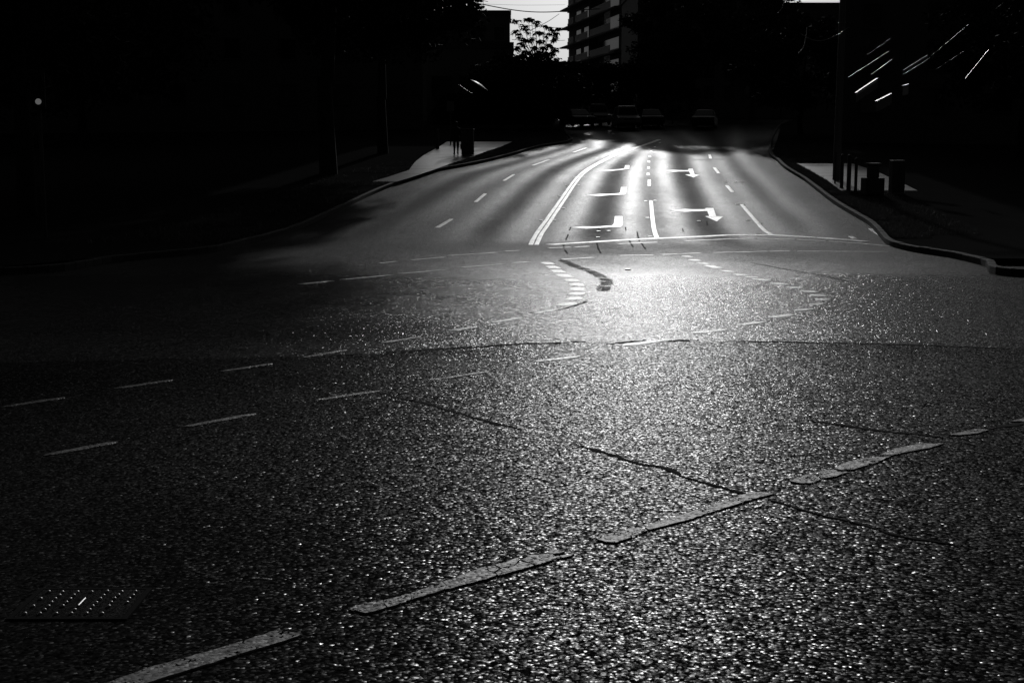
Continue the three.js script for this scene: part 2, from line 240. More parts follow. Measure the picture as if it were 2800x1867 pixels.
// the nearest guide line is thick, cracked into pieces
function cracked(pieces, mat = paintNear) {
  const g = new THREE.Group(); g.name = 'guide_dash'; road.add(g);
  for (const p of pieces) {
    const q = PP(p), out = []; // uneven outline
    for (let i = 0; i < q.length; i++) { const a = q[i], b = q[(i + 1) % q.length], n = Math.max(1, Math.round(Math.hypot(b[0] - a[0], b[1] - a[1]) / 0.03)); for (let k = 0; k < n; k++) { const t = k / n, j = k ? 0.0045 : 0; out.push([a[0] + (b[0] - a[0]) * t + rr(-j, j), a[1] + (b[1] - a[1]) * t + rr(-j, j)]); } }
    mesh('paint_piece', slab(out, 0.007), mat, g);
  }
}
cracked([[[290, 1872], [400, 1832], [560, 1788], [680, 1752], [757, 1727], [826, 1738], [775, 1757], [680, 1785], [560, 1822], [420, 1866], [350, 1890]]]);
cracked([cB([[655, 705], [760, 668], [905, 640], [912, 662], [930, 690], [860, 715], [780, 732]]), cB([[912, 640], [1100, 592], [1112, 625], [1080, 652], [940, 690], [918, 664]]), cB([[1105, 590], [1330, 512], [1356, 530], [1340, 565], [1112, 636]]), cB([[1340, 510], [1640, 398], [1655, 430], [1722, 452], [1712, 466], [1560, 512], [1350, 562], [1362, 530]]), cB([[1655, 400], [1700, 392], [1742, 412], [1700, 440], [1662, 428]]), cB([[1712, 388], [1870, 336], [1882, 352], [1840, 392], [1752, 408]]), cB([[1712, 446], [1760, 412], [1850, 394], [1890, 364], [1960, 378], [1985, 392], [1830, 436], [1735, 464]]), cB([[1896, 350], [1960, 318], [2112, 308], [2132, 322], [2130, 348], [2050, 376], [1998, 388], [1962, 372]]), cB([[2065, 302], [2105, 282], [2208, 288], [2180, 302], [2130, 306]]), cB([[2140, 326], [2276, 304], [2250, 322], [2150, 342]])]);
cracked([cR([[66, 742], [110, 718], [250, 678], [318, 684], [334, 692], [250, 728], [170, 757], [110, 754]]), cR([[322, 676], [345, 660], [560, 595], [800, 516], [880, 490], [960, 486], [1014, 495], [900, 524], [700, 588], [540, 640], [342, 690]])]);
cracked([cR([[1102, 428], [1150, 402], [1225, 392], [1238, 402], [1266, 418], [1215, 438], [1150, 438]]), cR([[1238, 390], [1270, 372], [1335, 366], [1372, 378], [1410, 378], [1340, 404], [1270, 412]]), cR([[1336, 358], [1390, 330], [1480, 306], [1640, 293], [1560, 330], [1440, 364], [1390, 368], [1362, 366]]), cR([[1580, 288], [1680, 248], [1800, 226], [1922, 226], [1860, 246], [1720, 272], [1650, 288]])]);
cracked([cR([[1955, 178], [2010, 164], [2090, 147], [2165, 152], [2110, 170], [2010, 180]]), [[2763, 1154], [2800, 1146], [2850, 1138], [2850, 1148], [2800, 1155]]]);
// arrows for the lanes that come towards us
for (const [p, m] of [[[[1040, 757], [1105, 757], [1103, 836], [1088, 848], [880, 858], [790, 863], [665, 853], [760, 844], [870, 845], [1016, 836], [1030, 822]], paint], [[[1093, 508], [1140, 508], [1136, 562], [1122, 570], [1000, 575], [900, 584], [800, 577], [900, 566], [1000, 565], [1075, 559], [1086, 550]], paint], [[[1128, 320], [1165, 320], [1162, 350], [1060, 362], [985, 370], [905, 367], [985, 358], [1050, 355], [1122, 348]], paintWorn], [[[1520, 707], [1640, 694], [1700, 698], [1815, 696], [1820, 687], [1885, 687], [1910, 757], [1968, 760], [1915, 800], [1815, 757], [1850, 755], [1834, 712], [1700, 715], [1640, 719]], paint], [[[1445, 367], [1540, 359], [1590, 362], [1670, 362], [1673, 350], [1708, 350], [1725, 398], [1762, 402], [1715, 424], [1645, 400], [1690, 397], [1676, 372], [1590, 372], [1540, 375]], paint]]) mesh('lane_arrow', slab(PP(c7(p))), m, road);
// tar-sealed joints, saw cuts of the detector loops, a tyre mark
const seal = (p, w) => mesh('sealed_joint', strip(curve(PP(p), 0.05).map(([x, d]) => [x + 0.05 * (vnoise(x * 5, d * 5) - 0.5), d + 0.05 * (vnoise(x * 5 + 9, d * 5) - 0.5)]), w * 0.6, { lift: 0.0035, rough: w * 0.28, taper: 4 }), tar, road);
seal([[909, 973], [992, 968]], 0.05); seal([[1056, 962], [1292, 949.5], [1400, 942.5], [1604, 935]], 0.16); seal([[1668, 941], [1720, 934], [1765, 930.6]], 0.14); seal([[1829, 934], [1910, 930]], 0.2); seal([[2004, 933], [2123, 935], [2400, 941], [2512, 944], [2767, 954]], 0.1);
seal([[986, 1051], [1069, 1083], [1164, 1103], [1260, 1134], [1349, 1157], [1430, 1176]], 0.05); seal([[1580, 1222], [1697, 1253], [1761, 1273], [1829, 1288], [1880, 1305]], 0.06); seal([[1880, 1306], [1957, 1330], [2090, 1363]], 0.035); seal([[2110, 1370], [2212, 1396], [2314, 1424], [2467, 1462], [2620, 1498]], 0.03); seal([[2209, 1150], [2337, 1169], [2464, 1185], [2573, 1196]], 0.05); seal([[2700, 1172], [2760, 1163], [2860, 1152]], 0.1);
seal(c7([[1700, 270], [1850, 269], [2000, 268]]), 0.3); seal(c4([[490, 408], [400, 438], [280, 470]]), 0.05);
for (const s of [[[600, 1000], [600, 1030]], [[610, 1045], [632, 1078]], [[885, 985], [900, 1040], [921, 1075]], [[1230, 890], [1250, 970]], [[1268, 988], [1305, 1040]], [[905, 840], [899, 885]], [[660, 850], [650, 880]], [[640, 910], [618, 960]], [[1130, 850], [1135, 880]], [[1160, 960], [1198, 1022]], [[1620, 860], [1628, 892]], [[1830, 798], [1832, 836]]]) mesh('loop_cut', strip(resample(PP(c7(s)), 0.2), 0.035, { lift: 0.0035, rough: 0.006 }), tar, road);
mesh('tyre_mark', strip(curve(PP([[1534, 709.5], [1570, 726.5], [1612.6, 741], [1642, 756], [1660, 769], [1656, 782], [1647, 797]]), 0.1), 0.2, { lift: 0.003, rough: 0.03, taper: 3 }), rubber, road);
mesh('tyre_mark', strip(curve(PP(c6([[0, 1150], [250, 1200], [600, 1260], [900, 1330]])), 0.15), 0.07, { lift: 0.003, rough: 0.02, taper: 5 }), rubber, road);
// raised studs along the lines
const studGeo = merged([rbox(0.11, 0.02, 0.1, 0.006, 0, 0.008, 0)]), studMat = M(0.75, 0.35);
for (const [x, y] of c7([[405, 797], [520, 793], [570, 587], [660, 583], [600, 692], [1305, 628], [1385, 625], [1320, 772], [1345, 935], [625, 495], [730, 492], [695, 420], [770, 418], [2090, 655], [2150, 655], [2185, 793], [2290, 818], [900, 888], [895, 940], [985, 885], [1995, 465], [2070, 465], [2100, 465], [2130, 465], [1760, 800], [1150, 1216], [2275, 906]])) { const [X, d] = P(x, y), s = mesh('road_stud', studGeo, studMat, road); s.position.set(X, G(d) + 0.004, -d); s.rotation.x = Math.atan((G(d + 0.2) - G(d - 0.2)) / 0.4); }

// the two corners beyond the crossing: raised ground, kerb stones, footpath
const KERB = 0.14, grassMat = M(0.045, 1, { specularIntensity: 0 }), concrete = new THREE.MeshPhysicalMaterial({ color: grey(0.34), map: wornTex, roughness: 0.34, bumpMap: bumpTex, bumpScale: 0.0004 }), kerbMat = new THREE.MeshPhysicalMaterial({ color: grey(0.13), map: wornTex, roughness: 0.85, specularIntensity: 0.4, bumpMap: bumpTex, bumpScale: 0.004 }), kerbGeo = rbox(0.16, KERB + 0.1, 1, 0.025, 0, 0, 0);
function corner(name, kerb, k, sign, d0) {
  const o = struct(name), rows = [...steps(d0, 50, 60), ...steps(50.5, 158, 160)];
  const cols = [0, 0.8, 2, 4, 7, 11, 16, 24, 36, 55].map((u) => (d) => { const x = k(d) + sign * 0.16; return sign * Math.min(91.5 - (55 - u) * 0.001, Math.abs(x) * 0 + sign * x + u); });
  const g = sheet(sign > 0 ? cols : [...cols].reverse(), rows, (x, d) => G(d) + KERB - 0.004 + 0.03 * (vnoise(x * 1.3 + 50, d * 1.3) - 0.5) * Math.min(1, Math.abs(x - k(d))));
  mesh('verge', g, grassMat, o);
  const pts = resample(curve(kerb, 0.5), 1.1);
  for (let i = 1; i < pts.length; i++) {
    const a = pts[i - 1], b = pts[i], l = Math.hypot(b[0] - a[0], b[1] - a[1]); if (l < 0.3 || Math.abs(a[0]) > 40 || a[1] > 125) continue;
    const s = mesh('kerb_stone', kerbGeo, kerbMat, o), m = [(a[0] + b[0]) / 2 + sign * 0.08, (a[1] + b[1]) / 2];
    s.position.set(m[0], (G(a[1]) + G(b[1])) / 2 + KERB / 2 - 0.05 + rr(-0.006, 0.006), -m[1]);
    s.lookAt(s.position.x + b[0] - a[0], s.position.y + G(b[1]) - G(a[1]), s.position.z - (b[1] - a[1]));
    s.scale.z = l - 0.012;
  }
  return o;
}
const cornerL = corner('footpath_corner_left', kerbL, kL, -1, 24), cornerR = corner('footpath_corner_right', kerbR, kR, 1, 26);
const paths = [];
function pathStrip(o, left, right) { // concrete footpath bay by bay
  const l = along(left), r = along(right), d0 = Math.max(Math.min(...left.map((p) => p[1])), Math.min(...right.map((p) => p[1]))), d1 = Math.min(Math.max(...left.map((p) => p[1])), Math.max(...right.map((p) => p[1])));
  paths.push([l, r, d0 - 0.3, d1 + 0.3]); const n = Math.round((d1 - d0) / 1.5);
  for (let i = 0; i < n; i++) { const a = d0 + (d1 - d0) * i / n, b = d0 + (d1 - d0) * (i + 1) / n - 0.02, up = rr(-0.004, 0.004); mesh('path_slab', sheet([(d) => l(d), (d) => (l(d) + r(d)) / 2, (d) => r(d)], [a, (a + b) / 2, b], (x, d) => G(d) + KERB + 0.022 + up), concrete, o); }
}
pathStrip(cornerL, PP([[1010, 500], [1118, 466], [1136, 442], [1160, 424], [1190, 408], [1222, 388]], KERB), PP([[1085, 498], [1180, 467], [1241, 446], [1289, 430], [1321, 418], [1369, 402], [1400, 388]], KERB));
pathStrip(cornerR, PP([[2180, 448], [2215, 466], [2262, 493], [2300, 522]], KERB), PP([[2330, 448], [2390, 466], [2450, 493], [2510, 522]], KERB));

function grass(name, label, kerbX, sign, d0, d1, wide, count) { // rough grass on the verge beside the kerb
  const g = new THREE.BufferGeometry(); g.setAttribute('position', new THREE.Float32BufferAttribute([-0.012, 0, 0, 0.012, 0, 0, 0.004, 0.07, 0.02, -0.004, 0.07, 0.02, 0.002, 0.12, 0.06], 3)); g.setIndex([0, 1, 2, 0, 2, 3, 3, 2, 4]); g.computeVertexNormals();
  const m = new THREE.InstancedMesh(g, M(0.1, 0.7, { side: THREE.DoubleSide, transmission: 0.35 }), count), t = new THREE.Object3D();
  for (let i = 0; i < count; i++) { const d = d0 + (d1 - d0) * rnd(), u = 0.2 + wide * Math.pow(rnd(), 1.6), x = kerbX(d) + sign * u; if (vnoise(x * 0.9 + 7, d * 0.9) < 0.35 || paths.some(([l, r, a, b]) => d > a && d < b && x > l(d) - 0.05 && x < r(d) + 0.05)) { i--; continue; } t.position.set(x, G(d) + KERB - 0.02, -d); t.rotation.set(rr(-0.5, 0.5), rr(0, 6.28), rr(-0.5, 0.5)); t.scale.setScalar(rr(0.5, 1.3)); t.updateMatrix(); m.setMatrixAt(i, t.matrix); }
  m.name = name; m.userData = { kind: 'stuff', label, category: 'grass' }; scene.add(m);
}
grass('verge_grass', 'rough grass on the verge along the right kerb', kR, 1, 36, 88, 2.4, 26000);
grass('corner_grass', 'rough grass on the left verge between kerb and footpath', kL, -1, 34, 92, 3.5, 26000);

// ------------------------------------------------------------------ trees
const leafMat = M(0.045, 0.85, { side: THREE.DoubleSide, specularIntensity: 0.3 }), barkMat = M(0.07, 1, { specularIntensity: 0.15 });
function leaves(list, size, ragged) { // list of [centre, radius, count]
  const pos = [], idx = []; let k = 0; const a = V(0, 0, 0), b = V(0, 0, 0), c = V(0, 0, 0);
  for (const [ctr, rad, n] of list) for (let i = 0; i < n; i++) {
    c.set(rr(-1, 1), rr(-1, 1), rr(-1, 1)); if (c.lengthSq() > 1) { i--; continue; } c.multiply(rad).add(ctr);
    a.set(rr(-1, 1), rr(-1, 0.4), rr(-1, 1)).normalize(); b.set(rr(-1, 1), rr(-1, 1), rr(-1, 1)).cross(a).normalize();
    const s = size * rr(0.6, 1.4), w = s * ragged;
    for (const [u, v] of [[0, 0], [0.5, w], [1, 0], [0.5, -w]]) pos.push(c.x + a.x * u * s + b.x * v, c.y + a.y * u * s + b.y * v, c.z + a.z * u * s + b.z * v);
    idx.push(k, k + 1, k + 2, k, k + 2, k + 3); k += 4;
  }
  const g = new THREE.BufferGeometry(); g.setAttribute('position', new THREE.Float32BufferAttribute(pos, 3)); g.setIndex(idx); g.computeVertexNormals(); return g;
}
function tree(label, x, d, h, crown, clusters, per, { size = 0.3, gap = 0, group = 'street trees', name = 'street_tree', cx = 0, cd = 0 } = {}) { // crown: [rx, ry, rz, centre height]
  const y0 = G(d) + 0.1, o = thing(name, label, 'tree', [x, y0, -d], 0, group), [rx, ry, rz, ch] = crown, list = [], limbs = [], fork = V(cx * 0.2, ch - ry * 0.75, -cd * 0.2);
  for (let i = 0; i < clusters; i++) {
    const t = rnd() * 6.283, z = rr(-1, 1), q = Math.cbrt(rr(0.25, 1)), p = V(cx + rx * q * Math.sqrt(1 - z * z) * Math.cos(t), ch + ry * q * z, -cd + rz * q * Math.sqrt(1 - z * z) * Math.sin(t)), r = rr(0.55, 1.1) * rx * 0.2;
    if (rnd() < gap) continue;
    list.push([p, V(r * 1.25, r * 0.8, r * 1.25), per]);
    if (i % 3 === 0) { const m = fork.clone().lerp(p, 0.5).add(V(rr(-0.4, 0.4), rr(0, 0.6), rr(-0.4, 0.4))); limbs.push(rod(fork, m, 0.11 * h / 12, 0.06 * h / 12, 6), rod(m, p, 0.06 * h / 12, 0.02, 5)); }
  }
  mesh('trunk', merged([rod(V(0, -0.3, 0), V(rr(-0.15, 0.15), fork.y * 0.5, 0), 0.3 * h / 12, 0.23 * h / 12, 10), rod(V(0, fork.y * 0.48, 0), fork, 0.23 * h / 12, 0.17 * h / 12, 10)]), barkMat, o);
  mesh('limbs', merged(limbs), barkMat, o);
  mesh('crown', leaves(list, size, 0.26), leafMat, o);
  return o;
}
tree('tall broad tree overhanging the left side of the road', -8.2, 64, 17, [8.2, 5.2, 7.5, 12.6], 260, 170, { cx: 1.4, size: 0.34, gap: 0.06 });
tree('dense tree added to shade the left corner, beside the footpath behind the overhanging one', -7.2, 80, 13, [5.9, 4.3, 5.6, 9.5], 120, 150, { size: 0.33 });  // added so that its crown shades the left corner verge
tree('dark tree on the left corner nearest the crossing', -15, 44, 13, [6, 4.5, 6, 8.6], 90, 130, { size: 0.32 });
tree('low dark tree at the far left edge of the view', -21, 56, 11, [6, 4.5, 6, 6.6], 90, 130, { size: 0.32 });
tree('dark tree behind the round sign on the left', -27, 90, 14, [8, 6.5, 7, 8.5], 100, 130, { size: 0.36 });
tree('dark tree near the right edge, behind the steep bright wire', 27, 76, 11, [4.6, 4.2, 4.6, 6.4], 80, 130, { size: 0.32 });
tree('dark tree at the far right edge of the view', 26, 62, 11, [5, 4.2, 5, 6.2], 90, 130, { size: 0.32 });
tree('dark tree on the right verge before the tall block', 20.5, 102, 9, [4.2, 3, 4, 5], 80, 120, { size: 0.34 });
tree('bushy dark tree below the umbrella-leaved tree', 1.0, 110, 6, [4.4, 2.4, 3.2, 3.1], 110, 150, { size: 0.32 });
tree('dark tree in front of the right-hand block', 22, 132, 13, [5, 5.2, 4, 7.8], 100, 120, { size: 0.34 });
tree('dark tree added right of the tower balconies to roughen the shadow edge', 15, 137, 13, [4.2, 5.2, 4, 8], 90, 120, { size: 0.34 });  // added to make the shadow edge across the far road ragged
{ // hedge added behind the waiting cars to cast shade on the far road
  const d = 121, o = thing('hedge', 'long dark hedge added behind the row of waiting cars to shade the far road', 'hedge', [9, G(d), -d]), list = [], stems = [];
  for (let i = 0; i < 240; i++) list.push([V(rr(-7, 6.3), 0.5 + 4.4 * Math.sqrt(rnd()), rr(-0.7, 0.7)), V(0.7, 0.5, 0.6), 130]);
  for (let i = 0; i < 9; i++) stems.push(rod(V(-6 + i * 1.5, -0.2, 0), V(-6 + i * 1.5 + rr(-0.2, 0.2), 2.2, 0), 0.06, 0.03, 6));
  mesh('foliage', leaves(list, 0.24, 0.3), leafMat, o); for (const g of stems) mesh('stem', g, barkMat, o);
}
{ // lower hedge on the left verge
  const d = 117, o = thing('hedge', 'lower dark hedge on the verge below the umbrella-leaved tree', 'hedge', [-1.5, G(d), -d]), list = [];
  for (let i = 0; i < 130; i++) list.push([V(rr(-4.5, 4.8), 0.15 + 2.2 * rnd(), rr(-0.6, 0.6)), V(0.7, 0.5, 0.6), 120]);
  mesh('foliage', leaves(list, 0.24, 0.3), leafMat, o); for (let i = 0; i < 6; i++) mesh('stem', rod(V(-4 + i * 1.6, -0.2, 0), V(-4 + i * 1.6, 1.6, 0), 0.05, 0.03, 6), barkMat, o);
}
{ // the open-branched tree against the sky: whorls of drooping leaflets
  const d = 112, o = thing('umbrella_leaved_tree', 'open-branched tree with drooping leaf whorls standing against the bright sky', 'tree', [at(1465, 165, d).x, G(d), -d]);
  const base = V(0, 0, 0), limbs = [], list = [], pos = [], idx = []; let k = 0;
  const ox = o.position.x, oy = o.position.y;
  const whorl = (p, n, len) => { for (let i = 0; i < n; i++) { const t = i / n * 6.283 + rr(-0.3, 0.3), L = len * rr(0.7, 1.2), dr = rr(0.25, 1.1), a = V(Math.cos(t) * Math.cos(dr), -Math.sin(dr), Math.sin(t) * Math.cos(dr)), b = V(-Math.sin(t), 0, Math.cos(t)); const w = L * 0.16; const mid = p.clone().addScaledVector(a, L * 0.5).add(V(0, L * 0.12, 0)), end = p.clone().addScaledVector(a, L); for (const q of [p, mid.clone().addScaledVector(b, w), end, mid.clone().addScaledVector(b, -w)]) pos.push(q.x, q.y, q.z); idx.push(k, k + 1, k + 2, k, k + 2, k + 3); k += 4; } };
  const W = c7 && C(1050, 0, 3.136)([[1135, 165], [1235, 150], [1200, 215], [1300, 185], [1265, 165], [1385, 215], [1430, 235], [1480, 245], [1340, 265], [1310, 275], [1160, 290], [1210, 250], [1400, 290], [1450, 320], [1470, 270], [1130, 260], [1250, 330], [1350, 340], [1180, 370], [1290, 400], [1420, 380], [1470, 410], [1130, 400], [1220, 440], [1340, 440], [1400, 450], [1160, 470], [1270, 480], [1330, 500], [1240, 500], [1440, 440], [1200, 330], [1380, 400]]);
  const fork = V(0.1, at(1465, 172, d).y - oy, 0);
  for (const [px, py] of W) { const q = at(px, py, d + rr(-1.4, 1.4)).sub(V(ox, oy, -d)); const m = fork.clone().lerp(q, 0.55).add(V((q.x - fork.x) * 0.1, -0.1, 0)); limbs.push(rod(fork, m, 0.035, 0.022, 5), rod(m, q, 0.022, 0.012, 5)); const low = py > 95; for (let s = 0; s < (low ? 7 : 5); s++) whorl(q.clone().add(V(rr(-0.22, 0.22), rr(-0.2, 0.1), rr(-0.22, 0.22))), 8, 0.4); }
  mesh('trunk', merged([rod(base, fork, 0.16, 0.09, 8)]), barkMat, o); mesh('limbs', merged(limbs), barkMat, o);
  const g = new THREE.BufferGeometry(); g.setAttribute('position', new THREE.Float32BufferAttribute(pos, 3)); g.setIndex(idx); g.computeVertexNormals(); mesh('crown', g, leafMat, o);
}

// ------------------------------------------------------------------ buildings
const wallDark = M(0.11, 0.9), wallMid = M(0.16, 0.85), glass = M(0.02, 0.12), frameMat = M(0.12, 0.6), railMat = M(0.2, 0.5), roofMat = M(0.09, 0.9), steel = M(0.35, 0.3, { metalness: 1 });
function block(o, w, h, dep, mat, rows, cols, { win = [1.2, 1.5], sides = true } = {}) { // a plain block, its front at z = 0, with windows on the front and street side
  mesh('wall', box(w, h + 1, dep, 0, h / 2 - 0.5, -dep / 2), mat, o);
  mesh('parapet', merged([box(w + 0.3, 0.5, 0.25, 0, h + 0.25, -0.02), box(w + 0.3, 0.5, 0.25, 0, h + 0.25, -dep + 0.02), box(0.25, 0.5, dep - 0.3, -w / 2, h + 0.25, -dep / 2), box(0.25, 0.5, dep - 0.3, w / 2, h + 0.25, -dep / 2)]), roofMat, o);
  const wg = box(win[0], win[1], 0.04), fg = merged([box(win[0] + 0.16, 0.08, 0.12, 0, win[1] / 2, 0), box(win[0] + 0.16, 0.1, 0.18, 0, -win[1] / 2, 0.02), box(0.08, win[1] - 0.1, 0.12, -win[0] / 2, 0, 0), box(0.08, win[1] - 0.1, 0.12, win[0] / 2, 0, 0)]);
  for (let r = 0; r < rows; r++) for (let c = 0; c < cols; c++) { const x = -w / 2 + w * (c + 0.5) / cols, y = 2 + (h - 2.5) * (r + 0.3) / rows, f = mesh('window', fg, frameMat, o); f.position.set(x, y, 0.04); const p = mesh('pane', wg, glass, f); p.position.z = -0.02; }
}
{ // flat-roofed block with rooftop gear
  const d = 160, xl = at(1100, 28, d).x, xr = at(1394, 28, d).x, top = at(1394, 28, d).y, y0 = G(d), o = thing('flat_roofed_building', 'dark flat-roofed building with mast and dish on the roof, before the bright sky', 'building', [(xl + xr) / 2, y0, -d]);
  block(o, xr - xl, top - y0 - 0.5, 12, wallDark, 4, 5);
  const L = (px, py, dd) => at(px, py, d + dd).sub(o.position);
  const m0 = L(1321, 29, 3);
  mesh('aerial_mast', merged([rod(V(m0.x, m0.y - 0.6, m0.z), V(m0.x, m0.y + 2.4, m0.z), 0.035, 0.03, 6), rod(V(m0.x, m0.y + 1.1, m0.z), V(m0.x + 0.55, m0.y + 0.98, m0.z), 0.03, 0.03, 5), rod(V(m0.x, m0.y + 0.55, m0.z), V(m0.x + 0.3, m0.y + 0.05, m0.z), 0.02, 0.02, 5)]), frameMat, o);
  const b0 = L(1293, 29, 2); mesh('rooftop_box', box(0.5, 0.85, 0.5, b0.x, b0.y - 0.05, b0.z), frameMat, o);
  const s0 = L(1303, 21, 2); const dish = mesh('satellite_dish', new THREE.SphereGeometry(0.42, 16, 6, 0, 6.283, 0, 0.9), frameMat, o); dish.position.set(s0.x, s0.y, s0.z); dish.rotation.set(0.2, 0, 1.0);
  mesh('dish_arm', rod(V(s0.x, s0.y - 0.6, s0.z), V(s0.x, s0.y, s0.z), 0.04), frameMat, dish.parent);
  for (const px of [1275, 1313, 1330]) { const v = L(px, 30, 2); mesh('roof_vent', rod(V(v.x, v.y - 0.5, v.z), V(v.x, v.y + 0.25, v.z), 0.04), frameMat, o); }
}
{ // apartment tower, its long side running away from us along the street
  const pl = at(1549, 100, 245), pr = at(1700, 100, 200), yaw = Math.atan2(-(pl.z - pr.z), pl.x - pr.x), len = Math.hypot(pl.x - pr.x, pl.z - pr.z), y0 = G(220), Hh = 21.6, fh = 3.05;
  const o = thing('apartment_tower', 'tall apartment tower with stacked railed balconies rising out of the picture', 'building', [pr.x, y0, pr.z], Math.atan2(pr.z - pl.z, pl.x - pr.x));
  // along x of the group: 0 at the near right corner, len at the far left; +z of the group faces the street
  const side = new THREE.Vector3(0, 0, 1).applyEuler(o.rotation).x < 0 ? 1 : -1;
  mesh('wall', box(len, Hh, 16, len / 2, Hh / 2, -side * 8.4), wallDark, o);
  const n = Math.floor(Hh / fh), bays = [[3, 18.5], [20.5, 31], [33, 38]];
  for (let f = 1; f < n; f++) {
    const y = f * fh;
    mesh('floor_slab', box(len + 0.8, 0.22, 1.5, len / 2, y, side * 0.36), wallDark, o);
    for (const [a, b] of bays) {
      const bars = [box(b - a, 0.07, 0.06, (a + b) / 2, y + 1.12, side * 1.02)];
      for (let x = a; x <= b; x += 0.28) bars.push(box(0.17, 0.9, 0.03, x, y + 0.62, side * 1.02));
      mesh('balcony_rail', merged(bars), railMat, o);
      const w = mesh('balcony_door', box(b - a - 1, 2.2, 0.06, (a + b) / 2, y + 1.25, -side * 0.37), glass, o);
    }
    mesh('party_wall', box(0.3, fh - 0.24, 1.3, 19.6, y + fh / 2, side * 0.3), wallDark, o);
    if (f % 2 === 0 || f > 6) mesh('privacy_screen', merged(steps(0, 4, 5).map((k) => box(0.25, 1.6, 0.05, 3.4 + k * 0.9, y + 1.98, side * 0.98))), railMat, o);
    // the end balconies that stick out beyond the far corner
    const eb = [box(2.2, 0.25, 3.4, len + 1.1, y, -side * 2.2), box(0.05, 0.06, 3.4, len + 2.15, y + 1.1, -side * 2.2), box(2.2, 0.06, 0.05, len + 1.1, y + 1.1, side * (-0.55))];
    for (let q = 0; q < 9; q++) eb.push(box(0.04, 1.0, 0.04, len + 0.15 + q * 0.25, y + 0.6, side * (-0.55)), box(0.04, 1.0, 0.04, len + 2.15, y + 0.6, -side * (0.7 + q * 0.4)));
    mesh('end_balcony', merged(eb), frameMat, o);
  }
  mesh('parapet', box(len + 0.4, 0.9, 16.4, len / 2, Hh + 0.45, -side * 8.2), roofMat, o);
}
{ const d = 150, xl = at(1745, 0, d).x, xr = at(2142, 0, d).x, o = thing('right_block_building', 'large dark building between the apartment tower and the power pole', 'building', [(xl + xr) / 2, G(d), -d]); o.name = 'dark_block_building'; block(o, xr - xl, 13.4, 22, wallDark, 5, 7); }
{ const d = 152, xl = at(2146, 4, d).x, xr = at(2345, 4, d).x, o = thing('low_roofed_building', 'dark building whose roof edge just meets the top of the picture behind the power pole', 'building', [(xl + xr) / 2, G(d), -d]); block(o, xr - xl, at(2200, 7, d).y - G(d) - 0.5, 18, wallDark, 4, 4); }
{ const d = 104, xr = at(1160, 0, d).x, o = thing('left_office_building', 'tall dark building filling the left background behind the trees', 'building', [xr - 24, G(d), -d], 0.2); o.name = 'office_building'; block(o, 48, 22, 30, wallMid, 6, 12); }
{ const d = 92, xl = at(2300, 0, d).x, o = thing('shop_building', 'dark building filling the right background behind the awnings', 'building', [xl + 26 * Math.cos(0.26), G(d), -d + 26 * Math.sin(0.26)], -0.26); block(o, 52, 10.4, 30, wallMid, 3, 13); }
{ // a low gabled house closes the gap under the open-branched tree
  const d = 172, xl = at(1385, 200, d).x, xr = at(1640, 200, d).x, w = xr - xl, y0 = G(d), e = at(1500, 200, d).y - y0, r = at(1500, 168, d).y - y0, o = thing('gabled_house', 'low dark gabled house behind the umbrella-leaved tree', 'house', [(xl + xr) / 2, y0, -d]);
  mesh('wall', box(w, e, 9, 0, e / 2 - 0.3, -4.5), wallDark, o); const sh = new THREE.Shape([new THREE.Vector2(-w / 2 - 0.4, e - 0.3), new THREE.Vector2(w / 2 + 0.4, e - 0.3), new THREE.Vector2(w / 2 - 1.5, r), new THREE.Vector2(-w / 2 + 1.5, r)]); mesh('roof', new THREE.ExtrudeGeometry(sh, { depth: 9.6, bevelEnabled: false }).translate(0, 0, -9.3), roofMat, o);
  for (let i = 0; i < 4; i++) { const f = mesh('window', box(1.3, 1.5, 0.08, -w / 2 + w * (i + 0.5) / 4, e * 0.6, 0.03), frameMat, o); mesh('pane', box(1.14, 1.34, 0.03, -w / 2 + w * (i + 0.5) / 4, e * 0.6, 0.07), glass, f); }
}
{ const d = 118, xl = at(1165, 0, d).x, xr = at(1400, 0, d).x, o = thing('corner_shop', 'low dark shop behind the white awning', 'building', [(xl + xr) / 2, G(d), -d]); block(o, xr - xl, 6.2, 12, wallMid, 1, 3, { win: [1.6, 1.8] }); }

// ------------------------------------------------------------------ glinting wires, awnings and poles
const EYEV = camera.position.clone();
const wireMat = M(0.6, 0.36, { metalness: 1 }), darkWire = M(0.03, 0.7);
function glintEnd(p1, px, py) { const view = EYEV.clone().sub(p1).normalize(), h = view.add(SUN).normalize(), r2 = ray(px, py); const q = p1.clone().sub(EYEV).dot(h) / r2.dot(h); return EYEV.clone().addScaledVector(r2, q); }
const tubeOf = (pts, r, n = 24) => new THREE.TubeGeometry(new THREE.CatmullRomCurve3(pts), n, r, 6);
function wire(label, pts, r = 0.016, mat = darkWire, group = 'overhead wires') { const m = mesh('overhead_wire', tubeOf(pts, r, 20 * pts.length), mat); m.userData = { label, category: 'wire', group }; return m; }
// wires across the bright gap of sky
const two = (a, b, sag, d1, d2) => { const p = at(a[0], a[1], d1), q = at(b[0], b[1], d2), m = p.clone().lerp(q, 0.5); m.y -= sag; return [p, m, q]; };
wire('thick dark cable crossing the bright sky from left to the apartment tower', two([1240, -4], [1640, 24], 0.5, 92, 100), 0.03);
wire('thin wire just below the thick cable in the bright sky', two([1260, 8], [1545, 13], 0.1, 130, 150), 0.012);
wire('slanting wire from the tower balcony down into the umbrella-leaved tree', two([1452, 82], [1529, 38], 0.1, 112, 170), 0.03);
wire('thin level wire behind the top of the umbrella-leaved tree', two([1398, 63], [1545, 76], 0.1, 118, 150), 0.022);
wire('thin level wire behind the middle of the umbrella-leaved tree', two([1400, 108], [1545, 110], 0.1, 118, 150), 0.02);
